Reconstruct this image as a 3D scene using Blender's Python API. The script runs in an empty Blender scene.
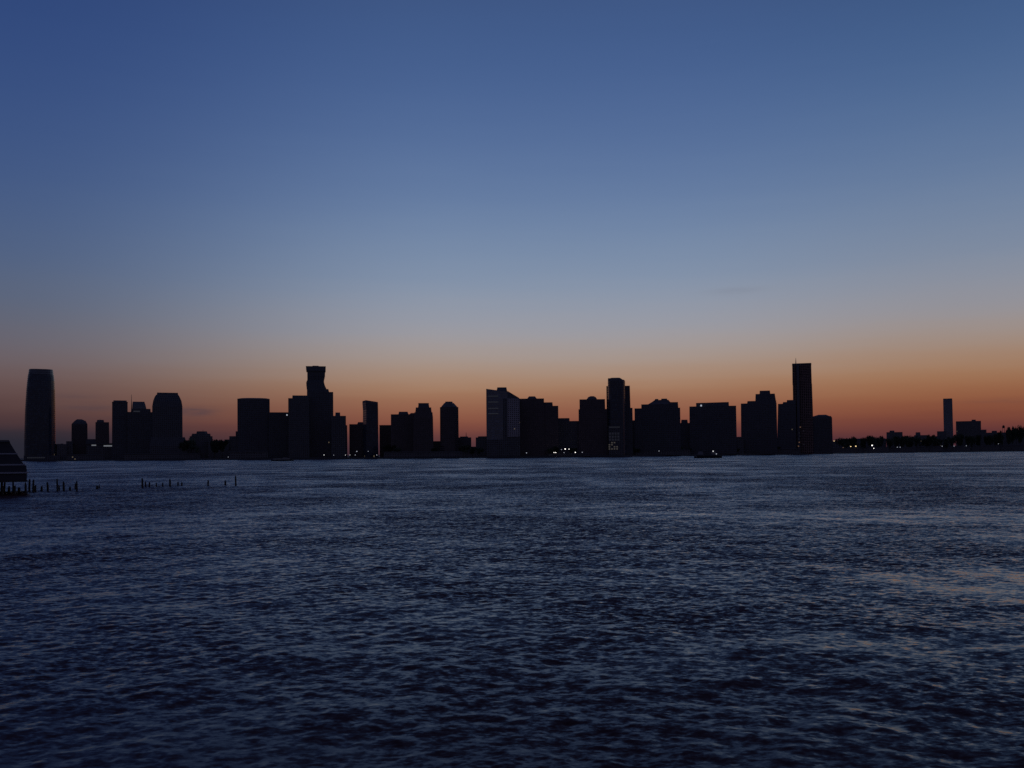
import bpy, math, random
import numpy as np
from mathutils import Matrix, Vector

random.seed(7)
rng = np.random.default_rng(11)
sc = bpy.context.scene
COL = sc.collection

# ------------------------------------------------------------------ camera
EYE = 6.0
F = 900.0
CY = 440.0   # row of the optical axis: the picture is a crop of a taller frame
PITCH = math.atan((453.9 - CY) / F)
ROLL = math.atan(0.0085)
cam_d = bpy.data.cameras.new('camera')
cam = bpy.data.objects.new('camera', cam_d)
COL.objects.link(cam)
sc.camera = cam
cam_d.sensor_width = 36.0
cam_d.lens = F / 1024.0 * 36.0
cam_d.shift_y = (CY - 384.0) / 1024.0
cam_d.clip_start = 0.1
cam_d.clip_end = 200000.0
RM = Matrix.Rotation(math.pi / 2 + PITCH, 3, 'X') @ Matrix.Rotation(-ROLL, 3, 'Z')
cam.matrix_world = Matrix.Translation((0, 0, EYE)) @ RM.to_4x4()


def ray(px, py):
    return RM @ Vector(((px - 512.0) / F, (CY - py) / F, -1.0))


def azim(px, py=450.0):
    d = ray(px, py)
    return math.atan2(d.x, d.y)


def horizon(px):
    return 453.9 - 0.0085 * (px - 512.0)


def height_at(px, py, rng_h):
    """height above the water of a sight line at horizontal range rng_h"""
    d = ray(px, py)
    return EYE + rng_h * d.z / math.hypot(d.x, d.y)


def water_point(px, py):
    d = ray(px, py)
    t = -EYE / d.z
    return Vector((d.x * t, d.y * t, 0.0))


SHORE = [(-700, 1900), (-300, 1800), (80, 1660), (230, 1540), (300, 1500), (485, 1420), (620, 1480), (735, 1680),
         (830, 2050), (920, 2500), (1010, 2900), (1300, 3600), (1700, 4200)]


def shore_y(px):
    for (x0, y0), (x1, y1) in zip(SHORE, SHORE[1:]):
        if px <= x1:
            t = max(0.0, (px - x0) / (x1 - x0))
            return y0 + (y1 - y0) * t
    return SHORE[-1][1]


LAND_Z = 2.6

# ------------------------------------------------------------------ node helpers


def srgb(r, g, b):
    def f(c):
        c /= 255.0
        return c / 12.92 if c <= 0.04045 else ((c + 0.055) / 1.055) ** 2.4
    return (f(r), f(g), f(b), 1.0)


class NT:
    def __init__(self, tree):
        self.t = tree
        self.n = tree.nodes
        self.l = tree.links

    def node(self, kind, **kw):
        nd = self.n.new(kind)
        for k, v in kw.items():
            setattr(nd, k, v)
        return nd

    def put(self, sock, v):
        if hasattr(v, 'is_linked'):
            self.l.new(v, sock)
        else:
            sock.default_value = v

    def m(self, op, a, b=0.0, c=0.0):
        nd = self.node('ShaderNodeMath', operation=op)
        for s, v in zip(nd.inputs, (a, b, c)):
            self.put(s, v)
        return nd.outputs[0]

    def vm(self, op, a, b=None):
        nd = self.node('ShaderNodeVectorMath', operation=op)
        self.put(nd.inputs[0], a)
        if b is not None:
            if op == 'SCALE':
                self.put(nd.inputs['Scale'], b)
            else:
                self.put(nd.inputs[1], b)
        return nd.outputs[0]

    def smooth(self, v, a, b, lo=0.0, hi=1.0):
        nd = self.node('ShaderNodeMapRange', interpolation_type='SMOOTHSTEP')
        self.put(nd.inputs['Value'], v)
        nd.inputs['From Min'].default_value = a
        nd.inputs['From Max'].default_value = b
        nd.inputs['To Min'].default_value = lo
        nd.inputs['To Max'].default_value = hi
        return nd.outputs[0]

    def mix(self, f, a, b):
        nd = self.node('ShaderNodeMix', data_type='RGBA')
        self.put(nd.inputs[0], f)
        self.put(nd.inputs[6], a)
        self.put(nd.inputs[7], b)
        return nd.outputs[2]

    def noise(self, vec, scale, detail=3.0, rough=0.5):
        nd = self.node('ShaderNodeTexNoise')
        self.put(nd.inputs['Vector'], vec)
        nd.inputs['Scale'].default_value = scale
        nd.inputs['Detail'].default_value = detail
        nd.inputs['Roughness'].default_value = rough
        return nd


# ------------------------------------------------------------------ sky
SUN_AZ = math.radians(9.0)
world = bpy.data.worlds.new("World")
sc.world = world
world.use_nodes = True
W = NT(world.node_tree)
bg = W.n['Background']
geo = W.node('ShaderNodeNewGeometry')
sep = W.node('ShaderNodeSeparateXYZ')
vdir = W.vm('SCALE', geo.outputs['Incoming'], -1.0)
W.l.new(vdir, sep.inputs[0])
el = W.m('DEGREES', W.m('ARCSINE', sep.outputs[2]))
az = W.m('DEGREES', W.m('ARCTAN2', sep.outputs[0], sep.outputs[1]))


def ramp(stops, val):
    """stops: (elevation in degrees, r, g, b)"""
    nd = W.node('ShaderNodeValToRGB')
    cr = nd.color_ramp
    cr.interpolation = 'B_SPLINE'
    while len(cr.elements) < len(stops):
        cr.elements.new(0.5)
    for e, (d, r, g, b) in zip(cr.elements, stops):
        e.position = d / 90.0
        e.color = srgb(r, g, b)
    W.l.new(W.m('DIVIDE', val, 90.0), nd.inputs[0])
    return nd.outputs[0]


# wobble of the haze layers near the horizon
nz = W.noise(W.vm('MULTIPLY', vdir, (3.0, 3.0, 40.0)), 2.0, 4.0)
el_w = W.m('ADD', el, W.m('MULTIPLY', W.m('SUBTRACT', nz.outputs[0], 0.5), 0.5))

R_MID = ramp([(0.0, 60, 42, 54), (0.9, 92, 56, 58), (1.5, 114, 66, 60), (2.2, 136, 82, 65), (3.4, 151, 104, 80), (4.4, 165, 127, 99),
              (6.0, 165, 149, 138), (7.9, 154, 155, 163), (11.1, 128, 146, 169), (16.0, 98, 122, 160),
              (22.0, 71, 97, 144), (27.6, 60, 86, 131), (42.0, 54, 60, 96), (80.0, 43, 44, 72)], el_w)
R_RIGHT = ramp([(0.0, 60, 38, 50), (0.9, 90, 50, 54), (1.7, 116, 64, 54), (2.6, 136, 80, 58), (3.6, 151, 101, 71), (4.8, 161, 122, 92),
                (6.4, 159, 141, 129), (8.2, 148, 147, 153), (11.4, 124, 139, 160), (16.4, 95, 119, 155),
                (22.0, 67, 96, 140), (27.6, 57, 81, 123), (42.0, 54, 59, 94), (80.0, 43, 44, 72)], el_w)
R_LEFT = ramp([(0.0, 36, 37, 49), (0.9, 38, 39, 50), (1.45, 44, 42, 52), (1.9, 70, 51, 56), (2.6, 83, 60, 60), (3.5, 95, 72, 71),
               (4.6, 105, 85, 84), (6.0, 107, 99, 105), (8.3, 93, 101, 119), (11.4, 80, 98, 130), (16.0, 64, 87, 131),
               (22.0, 50, 74, 124), (27.6, 43, 66, 116), (42.0, 45, 51, 86), (80.0, 43, 44, 72)], el_w)
R_BACK = ramp([(0.0, 52, 50, 60), (4.0, 64, 58, 70), (10.0, 62, 62, 82), (20.0, 48, 58, 92),
               (45.0, 42, 46, 80), (80.0, 43, 44, 72)], el)
wl = W.smooth(az, -3.0, -31.0)
wr = W.smooth(az, 8.0, 27.0)
wb = W.smooth(W.m('ABSOLUTE', W.m('SUBTRACT', az, 5.0)), 34.0, 115.0)
sky = W.mix(wl, R_MID, R_LEFT)
sky = W.mix(wr, sky, R_RIGHT)
# thin dark cloud streaks low on the left
cn = W.noise(W.vm('MULTIPLY', vdir, (30.0, 30.0, 220.0)), 1.0, 4.0, 0.6)


def streak(px, py, wpx, hpx, amount):
    d = ray(px, py).normalized()
    a0 = math.degrees(math.atan2(d.x, d.y))
    e0 = math.degrees(math.asin(d.z))
    k = math.degrees(1.0 / F)
    dx = W.m('DIVIDE', W.m('SUBTRACT', az, a0), wpx * k)
    dy = W.m('DIVIDE', W.m('SUBTRACT', el_w, e0), hpx * k)
    g = W.m('EXPONENT', W.m('MULTIPLY', W.m('ADD', W.m('MULTIPLY', dx, dx), W.m('MULTIPLY', dy, dy)), -1.0))
    g = W.m('MULTIPLY', g, W.smooth(cn.outputs[0], 0.3, 0.6, 0.4, 1.0))
    return W.m('MULTIPLY', g, amount)


cl = streak(194, 411.5, 18, 4.0, 0.75)
for a in ((92, 406.5, 20, 3.0, 0.55), (70, 396, 24, 2.0, 0.25), (735, 291, 26, 3, 0.10), (150, 418, 60, 2.5, 0.2),
          (1005, 402, 30, 2.5, 0.2)):
    cl = W.m('MAXIMUM', cl, streak(*a))
sky = W.mix(cl, sky, srgb(70, 60, 70))
sky = W.mix(wb, sky, R_BACK)
# below the horizon: dark
sky = W.mix(W.smooth(el, -0.2, -1.5), sky, srgb(16, 18, 28))
nish = W.node('ShaderNodeTexSky', sky_type='NISHITA')
nish.sun_disc = False
nish.sun_elevation = math.radians(-3.0)
nish.sun_rotation = SUN_AZ
nish.dust_density = 2.0
nish.ozone_density = 3.0
W.l.new(sky, bg.inputs[0])
bg.inputs[1].default_value = 1.0
bg2 = W.node('ShaderNodeBackground')
W.l.new(nish.outputs[0], bg2.inputs[0])
bg2.inputs[1].default_value = 0.05
add = W.node('ShaderNodeAddShader')
W.l.new(bg.outputs[0], add.inputs[0])
W.l.new(bg2.outputs[0], add.inputs[1])
W.l.new(add.outputs[0], W.n['World Output'].inputs[0])

sun_d = bpy.data.lights.new('sun', 'SUN')
sun_d.energy = 0.012
sun_d.angle = math.radians(12.0)
sun_d.color = (1.0, 0.72, 0.5)
sun = bpy.data.objects.new('sun', sun_d)
COL.objects.link(sun)
sv = Vector((math.sin(SUN_AZ), math.cos(SUN_AZ), math.sin(math.radians(1.0))))
sun.rotation_euler = sv.to_track_quat('Z', 'Y').to_euler()

sc.view_settings.view_transform = 'Standard'
sc.view_settings.look = 'None'
sc.view_settings.exposure = 0.0
sc.view_settings.gamma = 1.0
sc.view_settings.use_curve_mapping = False
sc.cycles.max_bounces = 6
sc.cycles.use_denoising = False

# ------------------------------------------------------------------ materials


def new_mat(name):
    mt = bpy.data.materials.new(name)
    mt.use_nodes = True
    t = NT(mt.node_tree)
    return mt, t, t.n['Principled BSDF']


def plain(name, col, rough=0.8, var=0.25, scale=0.3, metal=0.0):
    mt, t, p = new_mat(name)
    tc = t.node('ShaderNodeTexCoord')
    nz = t.noise(tc.outputs['Object'], scale, 5.0)
    a = tuple(c * (1 - var) for c in col) + (1,)
    b = tuple(min(1, c * (1 + var)) for c in col) + (1,)
    t.l.new(t.mix(nz.outputs[0], a, b), p.inputs['Base Color'])
    p.inputs['Roughness'].default_value = rough
    p.inputs['Metallic'].default_value = metal
    return mt


def facade(name, wall, bay=3.2, storey=3.6, gw=0.6, gh=0.55, lit=0.004, glass=(0.02, 0.025, 0.03), gr=0.12,
           lit_col=(1.0, 0.78, 0.5), lit_s=0.08, ior=1.5):
    """storeys of glass between piers and spandrels; a rare window has its lamp on"""
    mt, t, p = new_mat(name)
    tc = t.node('ShaderNodeTexCoord')
    s = t.node('ShaderNodeSeparateXYZ')
    t.l.new(tc.outputs['Object'], s.inputs[0])
    u = t.m('DIVIDE', t.m('ADD', s.outputs[0], s.outputs[1]), bay)
    v = t.m('DIVIDE', s.outputs[2], storey)
    win = t.m('MULTIPLY', t.m('LESS_THAN', t.m('FRACT', u), gw), t.m('LESS_THAN', t.m('FRACT', v), gh))
    cell = t.node('ShaderNodeCombineXYZ')
    t.l.new(t.m('FLOOR', u), cell.inputs[0])
    t.l.new(t.m('FLOOR', v), cell.inputs[1])
    oi = t.node('ShaderNodeObjectInfo')
    t.l.new(oi.outputs['Random'], cell.inputs[2])
    wn = t.node('ShaderNodeTexWhiteNoise', noise_dimensions='3D')
    t.l.new(cell.outputs[0], wn.inputs['Vector'])
    nz = t.noise(tc.outputs['Object'], 0.08, 6.0)
    w0 = tuple(c * 0.75 for c in wall) + (1,)
    w1 = tuple(min(1, c * 1.2) for c in wall) + (1,)
    wallc = t.mix(nz.outputs[0], w0, w1)
    blind = t.mix(t.m('GREATER_THAN', wn.outputs['Value'], 0.72), glass + (1,), tuple(c * 1.8 + 0.006 for c in glass) + (1,))
    t.l.new(t.mix(win, wallc, blind), p.inputs['Base Color'])
    t.l.new(t.m('SUBTRACT', 0.8, t.m('MULTIPLY', win, 0.8 - gr)), p.inputs['Roughness'])
    p.inputs['IOR'].default_value = ior
    on = t.m('MULTIPLY', win, t.m('LESS_THAN', wn.outputs['Value'], lit))
    p.inputs['Emission Color'].default_value = lit_col + (1,)
    t.l.new(t.m('MULTIPLY', on, lit_s), p.inputs['Emission Strength'])
    return mt


def glow(name, col, s):
    mt, t, p = new_mat(name)
    p.inputs['Base Color'].default_value = (0.2, 0.2, 0.2, 1)
    p.inputs['Emission Color'].default_value = col + (1,)
    p.inputs['Emission Strength'].default_value = s
    return mt


M = {
    'brick': facade('brick_facade', (0.15, 0.11, 0.10), 3.0, 3.2, 0.5, 0.55, 0.0005),
    'stone': facade('stone_facade', (0.15, 0.145, 0.14), 3.4, 3.5, 0.55, 0.6, 0.0005),
    'pale': facade('reflection_toned_facade', (0.48, 0.43, 0.41), 3.2, 3.3, 0.55, 0.5, 0.0005),  # lighter wall colour stands in for sky reflected in a glass face
    'glass': facade('curtain_wall_glass', (0.05, 0.055, 0.06), 1.8, 3.9, 0.85, 0.75, 0.0005, (0.02, 0.03, 0.04), 0.12, ior=2.0),
    'bluegl': facade('blue_curtain_wall', (0.07, 0.08, 0.10), 2.0, 3.9, 0.88, 0.8, 0.0005, (0.02, 0.035, 0.05), 0.12, ior=1.6),
    'skyglass': facade('coated_reflective_glass', (0.14, 0.16, 0.20), 2.0, 3.9, 0.88, 0.8, 0.0, (0.03, 0.05, 0.08), 0.18, ior=2.1),
    'dark': facade('dark_panel_facade', (0.13, 0.13, 0.135), 3.0, 3.6, 0.6, 0.6, 0.0005),
    'raw': facade('unfinished_concrete_frame', (0.36, 0.22, 0.17), 4.2, 3.6, 0.75, 0.7, 0.0, (0.012, 0.01, 0.01), 0.9),
    'low': facade('low_building_facade', (0.17, 0.16, 0.15), 4.0, 3.6, 0.5, 0.45, 0.0015, lit_s=0.1),
    'roof': plain('roof_plant_panels', (0.13, 0.13, 0.13), 0.85),
    'metal': plain('painted_steel', (0.12, 0.12, 0.13), 0.45, metal=0.4),
    'concrete': plain('weathered_concrete', (0.22, 0.21, 0.20), 0.9),
    'wood': plain('wet_timber', (0.045, 0.036, 0.03), 0.7, 0.5, 3.0),
    'bark': plain('tree_bark', (0.06, 0.05, 0.04), 0.9),
    'leaf': plain('dark_foliage', (0.05, 0.07, 0.035), 0.8, 0.4, 0.8),
    'hull': plain('dark_hull_paint', (0.03, 0.035, 0.04), 0.5),
    'greyboat': plain('grey_boat_paint', (0.2, 0.2, 0.2), 0.5, 0.08),
    'white': plain('white_boat_paint', (0.7, 0.7, 0.7), 0.5, 0.08),
    'pierwall': plain('dark_pier_cladding', (0.05, 0.05, 0.06), 0.7),
    'band': plain('pale_ledge_paint', (0.42, 0.42, 0.44), 0.6),
    'land': plain('waterfront_ground', (0.08, 0.08, 0.075), 0.95, 0.3, 0.01),
    'lamp_white': glow('white_lamp_light', (1.0, 0.95, 0.88), 3.0),
    'lamp_mid': glow('soft_white_lamp_light', (0.95, 0.95, 0.95), 1.0),
    'lamp_dim': glow('faint_lamp_light', (0.8, 0.85, 1.0), 0.45),
    'lamp_warm': glow('warm_lamp_light', (1.0, 0.72, 0.34), 1.6),
    'lamp_amber': glow('amber_work_light', (1.0, 0.55, 0.3), 0.10),
    'win_grey': glow('dim_window_light', (0.75, 0.8, 0.9), 0.016),
    'win_pale': glow('pale_window_light', (0.85, 0.9, 1.0), 0.14),
    'win_warm': glow('warm_lobby_light', (1.0, 0.88, 0.7), 0.04),
    'win_faint': glow('faint_window_light', (0.8, 0.82, 0.9), 0.006),
}

# ------------------------------------------------------------------ objects


def tag(o, label=None, cat=None, group=None, kind=None):
    for k, v in (('label', label), ('category', cat), ('group', group), ('kind', kind)):
        if v:
            o[k] = v
    return o


def empty(name, loc, rz=0.0):
    o = bpy.data.objects.new(name, None)
    COL.objects.link(o)
    o.location = loc
    o.rotation_euler = (0, 0, rz)
    o.empty_display_size = 2.0
    return o


def link_mesh(name, verts, faces, mat, parent=None, smooth=False):
    me = bpy.data.meshes.new(name)
    me.from_pydata([tuple(v) for v in verts], [], faces)
    me.validate()
    me.update()
    me.materials.append(mat)
    if smooth:
        for p in me.polygons:
            p.use_smooth = True
    o = bpy.data.objects.new(name, me)
    COL.objects.link(o)
    if parent:
        o.parent = parent
    return o


class MB:
    def __init__(self):
        self.v = []
        self.f = []

    def box(self, x0, x1, y0, y1, z0, z1):
        b = len(self.v)
        self.v += [(x0, y0, z0), (x1, y0, z0), (x1, y1, z0), (x0, y1, z0), (x0, y0, z1), (x1, y0, z1), (x1, y1, z1), (x0, y1, z1)]
        self.f += [tuple(b + i for i in q) for q in ((3, 2, 1, 0), (4, 5, 6, 7), (0, 1, 5, 4), (1, 2, 6, 5), (2, 3, 7, 6), (3, 0, 4, 7))]
        return self

    def tube(self, pts, radii, n=8):
        b = len(self.v)
        for k, (p, r) in enumerate(zip(pts, radii)):
            p = Vector(p)
            q = Vector(pts[min(k + 1, len(pts) - 1)])
            o = Vector(pts[max(k - 1, 0)])
            d = (q - o).normalized()
            u = d.orthogonal().normalized()
            w = d.cross(u)
            for i in range(n):
                a = 2 * math.pi * i / n
                self.v.append(tuple(p + r * (u * math.cos(a) + w * math.sin(a))))
        for k in range(len(pts) - 1):
            for i in range(n):
                self.f.append((b + k * n + i, b + k * n + (i + 1) % n, b + (k + 1) * n + (i + 1) % n, b + (k + 1) * n + i))
        self.f.append(tuple(b + i for i in reversed(range(n))))
        self.f.append(tuple(b + (len(pts) - 1) * n + i for i in range(n)))
        return self

    def ball(self, c, r, n=10, m=6, sz=1.0):
        pts = []
        rad = []
        for k in range(m + 1):
            t = math.pi * k / m
            pts.append((c[0], c[1], c[2] - r * sz * math.cos(t)))
            rad.append(max(0.02 * r, r * math.sin(t)))
        return self.tube(pts, rad, n)

    def loft(self, rings):
        b = len(self.v)
        n = len(rings[0])
        for r in rings:
            self.v += [tuple(p) for p in r]
        for k in range(len(rings) - 1):
            for i in range(n):
                self.f.append((b + k * n + i, b + k * n + (i + 1) % n, b + (k + 1) * n + (i + 1) % n, b + (k + 1) * n + i))
        self.f.append(tuple(b + i for i in reversed(range(n))))
        self.f.append(tuple(b + (len(rings) - 1) * n + i for i in range(n)))
        return self

    def build(self, name, mat, parent=None, smooth=False):
        return link_mesh(name, self.v, self.f, mat, parent, smooth)


def plan(kind):
    if kind == 'box':
        return [(-1, -1), (1, -1), (1, 1), (-1, 1)]
    if kind == 'oct':
        c = 0.55
        return [(-c, -1), (c, -1), (1, -c), (1, c), (c, 1), (-c, 1), (-1, c), (-1, -c)]
    n, e = 24, 2.0 / 3.2
    pts = []
    for i in range(n):
        a = 2 * math.pi * (i + 0.5) / n - math.pi / 2
        ca, sa = math.cos(a), math.sin(a)
        pts.append((math.copysign(abs(ca) ** e, ca), math.copysign(abs(sa) ** e, sa)))
    mx = max(p[0] for p in pts)
    return [(x / mx, y / mx) for x, y in pts]


class Building:
    """a building standing on the far bank: tiers are described by the sight lines of their
    edges and get a real distance, width, depth and height from them"""

    def __init__(self, name, label, cat, pc, off, phi=0.0, group=None, y=None):
        self.ym = 420.0 if 'tower' in name else 440.0
        self.y = (shore_y(pc) + off) if y is None else y
        a = azim(pc, self.ym)
        self.a = a
        self.R = self.y / math.cos(a)
        self.phi = math.radians(phi)
        self.root = empty(name, (self.R * math.sin(a), self.R * math.cos(a), LAND_Z), -a + self.phi)
        tag(self.root, label, cat, group)
        self.name = name
        self.main = self.last = None

    def lx(self, px):
        return self.R * math.tan(azim(px, self.ym) - self.a)

    def z(self, px, py):
        return height_at(px, py, self.R / math.cos(azim(px, self.ym) - self.a)) - LAND_Z

    def sect(self, pl, pr, depth):
        x0, x1 = self.lx(pl), self.lx(pr)
        w = (x1 - x0) / 2
        s, c = abs(math.sin(self.phi)), math.cos(self.phi)
        b = depth / 2
        if s > 0.02:
            b = min(b, 0.55 * w / s)
        h = (w - b * s) / c
        xc = (x0 + x1) / 2
        return xc * math.cos(self.phi), -xc * math.sin(self.phi), h, b

    def tier(self, part, levels, mat, kind='box', depth=34.0, dy=0.0):
        """levels: (px left, px right, py or (py left, py right) or None for the ground)"""
        rings = []
        pl0, pr0 = levels[0][0], levels[0][1]
        w0 = pr0 - pl0
        for pl, pr, py in levels:
            cx, cy, h, b = self.sect(pl, pr, depth * (0.35 + 0.65 * (pr - pl) / w0))
            ring = []
            for ux, uy in plan(kind):
                if py is None:
                    z = -1.2
                elif isinstance(py, tuple):
                    t = (ux + 1) / 2
                    z = self.z(pl, py[0]) * (1 - t) + self.z(pr, py[1]) * t
                else:
                    z = self.z((pl + pr) / 2, py)
                ring.append((cx + ux * h, cy + dy + uy * b, z))
            rings.append(ring)
        self.front = cy + dy - b
        self.last = MB().loft(rings).build(part, mat, self.root, smooth=False)
        if self.main is None or part == 'entrance_pavilion':
            self.main = self.last
        return self.last

    def rect(self, part, pl, pr, y0, y1, mat, front=None, t=0.25, cols=1, rows=1, fill=0.7, skip=()):
        """lit panes on the front: y0 above y1"""
        front = self.front if front is None else front
        xs0, xs1 = self.lx(pl) * math.cos(self.phi), self.lx(pr) * math.cos(self.phi)
        z1, z0 = self.z((pl + pr) / 2, y0), self.z((pl + pr) / 2, y1)
        for i in range(cols):
            for j in range(rows):
                if i * rows + j in skip:
                    continue
                a0 = xs0 + (xs1 - xs0) * i / cols
                a1 = a0 + (xs1 - xs0) / cols * (fill if cols > 1 else 1)
                b0 = z0 + (z1 - z0) * j / rows
                b1 = b0 + (z1 - z0) / rows * (fill if rows > 1 else 1)
                MB().box(a0, a1, front - t, front - 0.02, b0, b1).build(part, mat, self.main)

    def mast(self, px, y0, y1, r=0.6, part='antenna', mat=None):
        cx = self.lx(px)
        x, yy = cx * math.cos(self.phi), -cx * math.sin(self.phi)
        z1, z0 = self.z(px, y0), self.z(px, y1)
        return MB().tube([(x, yy, z0 - 0.5), (x, yy, (z0 + z1) / 2), (x, yy, z1)], [r, r * 0.7, r * 0.3], 6).build(part, mat or M['metal'], self.root if part == 'leg' else self.last)

    def roofline(self, pl, pr, py, depth=30.0, t=0.5, part='parapet', mat=None):
        """a low coping round the roof edge"""
        cx, cy, h, b = self.sect(pl, pr, depth)
        z = self.z((pl + pr) / 2, py)
        h += 0.25
        b += 0.25
        m = MB()
        z0, z1 = z - 0.4, z + 0.9
        m.box(cx - h, cx + h, cy - b, cy - b + t, z0, z1)
        m.box(cx - h, cx + h, cy + b - t, cy + b, z0, z1)
        m.box(cx - h, cx - h + t, cy - b + t, cy + b - t, z0, z1)
        m.box(cx + h - t, cx + h, cy - b + t, cy + b - t, z0, z1)
        return m.build(part, mat or M['roof'], self.last)

    def plant(self, pl, pr, py, n=3):
        """cooling units on the roof"""
        x0, x1 = self.lx(pl), self.lx(pr)
        z = self.z((pl + pr) / 2, py)
        r = random.Random(int(pl * 13 + pr))
        for i in range(n):
            c = x0 + (x1 - x0) * (i + 0.5 + r.uniform(-0.2, 0.2)) / n
            w = min((x1 - x0) / n * 0.35, 3.0) * r.uniform(0.6, 1.0)
            m = MB()
            y0 = -c * math.sin(self.phi)
            c *= math.cos(self.phi)
            m.box(c - w, c + w, y0 - 2.5, y0 + 2.5, z - 0.3, z + r.uniform(0.9, 1.7))
            m.build('roof_unit', M['roof'], self.last)


def tower(label, pc, off, phi=0.0, name='tower', cat='tower', group=None):
    return Building(name, label, cat, pc, off, phi, group)


# ---- far left: tallest glass tower and its neighbours
b = tower('tall glass office tower with curved sides, leftmost of the skyline', 39.5, 60, 0, 'office_tower')
b.tier('shaft', [(24.0, 55.6, None), (24.1, 55.6, 440), (25.0, 55.4, 410), (26.3, 55.1, 390), (27.2, 54.6, 381), (28.0, 53.9, 375)], M['bluegl'], 'round', 44)
b.tier('crown', [(28.2, 53.7, 375), (29.0, 53.1, 369.8)], M['glass'], 'round', 40)
b.tier('podium', [(24.0, 60.0, None), (24.0, 60.0, 455.5)], M['stone'], 'box', 60, -8)
b.rect('lobby_window', 27.5, 45.0, 457.2, 458.2, M['win_grey'], cols=9)

b = tower('low flat block joined to the foot of the curved glass tower', 60.5, 90, 6, 'low_building', 'building')
b.tier('wall', [(54.8, 66.5, None), (54.8, 66.5, 444.6)], M['low'])
b.roofline(54.8, 66.5, 444.6)
b.plant(56, 65, 444.4, 2)
b = tower('squat block against the left side of the tower with a pointed roof', 69.5, 110, 0, 'low_building', 'building')
b.tier('wall', [(66.2, 73, None), (66.2, 73, 441.8)], M['low'])
b.roofline(66.2, 73, 441.8)

b = tower('short apartment tower with a pointed hipped roof, second tower from left', 79.5, 140, 0, 'apartment_tower')
b.tier('shaft', [(71.4, 87.6, None), (71.6, 87.4, 424.2)], M['brick'], 'box', 28)
b.tier('roof', [(71.7, 87.2, 424.2), (74.5, 85.8, 421.3), (77.0, 81.8, 419.4)], M['roof'], 'box', 28)
b = tower('short apartment tower with one raised roof step, right of the pointed roofed tower', 102.3, 150, 0, 'apartment_tower')
b.tier('shaft', [(95.4, 109.4, None), (95.5, 109.0, 422.4)], M['brick'], 'box', 26)
b.tier('penthouse', [(96.6, 104.2, 422.4), (97.2, 103.6, 420.0)], M['roof'], 'box', 18)
b.mast(100, 418.5, 420.2, 0.4)
b = tower('low building with pale lit strips under its roof below the second short tower', 100, 90, 0, 'low_building', 'building')
b.tier('wall', [(86.5, 112.5, None), (86.5, 112.5, 444.0)], M['low'])
b.tier('roof', [(86.0, 95.6, 443.8), (86.4, 95.6, 439.2)], M['roof'], 'box', 20)
b.tier('roof_slab', [(85.8, 113, 444.2), (85.8, 113, 443.4)], M['roof'], 'box', 38)
b.rect('window', 91.6, 96.2, 444.8, 445.9, M['win_pale'], front=-17.0)
b.rect('window', 103.6, 112.0, 445.3, 446.6, M['win_pale'], front=-17.0)

b = tower('plain square shouldered dark tower left of the tower with a spire', 119.8, 90, 0, 'office_tower')
b.tier('shaft', [(112.0, 127.8, None), (112.2, 127.6, 402.8)], M['dark'], 'box', 34)
b.tier('penthouse', [(113.2, 127.0, 402.8), (113.6, 126.6, 400.8)], M['roof'], 'box', 26)
b.roofline(112.2, 127.6, 402.8, 34)

b = tower('dark stepped office tower carrying a thin spire on its left corner', 140, 120, 0, 'office_tower')
b.tier('shaft', [(127.4, 152.8, None), (127.4, 152.8, 412.5)], M['dark'], 'box', 40)
b.tier('upper_shaft', [(131.0, 150.6, 412.5), (131.2, 150.4, 409.2)], M['dark'], 'box', 32)
b.tier('crown', [(132.2, 146.4, 409.2), (132.4, 145.6, 405.6), (132.8, 144.4, 402.0)], M['glass'], 'box', 26)
b.rect('window_band', 133.5, 140.0, 411.2, 412.4, M['win_grey'], front=-17)
b.mast(131.5, 394.5, 412, 0.9, 'spire')

b = tower('broad dark office tower with rounded shoulders, right end of the left tower cluster', 167.5, 60, 0, 'office_tower')
b.tier('shaft', [(152.2, 182.4, None), (152.4, 182.3, 407.0), (153.4, 181.4, 401.5), (155.0, 179.6, 397.4), (156.4, 178.4, 395.4)], M['stone'], 'box', 42)
b.tier('crown', [(157.0, 178.2, 395.4), (157.2, 177.8, 393.2)], M['roof'], 'box', 30)
b.rect('window_band', 168.0, 176.4, 408.8, 409.6, M['win_grey'])
b.rect('window_band', 168.0, 176.4, 439.2, 440.1, M['win_grey'])
b.rect('window_band', 169.5, 173.5, 401.6, 402.8, M['win_faint'])
b.tier('podium', [(150, 187, None), (150, 187, 446), (151, 184.5, 437.5)], M['stone'], 'box', 60)

b = tower('low building stepping up to a small roof hut right of the round shouldered tower', 201.5, 120, 0, 'stepped_building', 'building')
b.tier('wall', [(189.6, 212.6, None), (189.8, 212.4, 436.4)], M['low'])
b.tier('roof', [(191.4, 210.6, 436.4), (192.2, 210.2, 433.8)], M['low'], 'box', 26)
b.tier('rooftop_hut', [(196.2, 207.8, 433.8), (197.0, 206.8, 431.4)], M['roof'], 'oct', 18)
b.mast(203, 429.6, 431.6, 0.5)
b = tower('low block between the round shouldered tower and the stepped building', 188, 150, 0, 'low_building', 'building')
b.tier('wall', [(182.0, 194.0, None), (182.0, 194.0, 441.0)], M['low'])
b.roofline(182, 194, 441)
b = tower('lowest block right of the stepped building', 219, 130, 0, 'low_building', 'building')
b.tier('wall', [(208, 229, None), (208, 229, 441.4)], M['low'])
b.roofline(208, 229, 441.4)
b.plant(213, 225, 441.3, 3)
b = tower('stepped low block leaning on the flat slab tower at its left', 232, 150, 0, 'low_building', 'building')
b.tier('wall', [(224.5, 241, None), (224.5, 241, 439.6)], M['low'])
b.tier('upper_wall', [(229.3, 241, 439.6), (229.3, 241, 436.3)], M['low'], 'box', 24)

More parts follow.
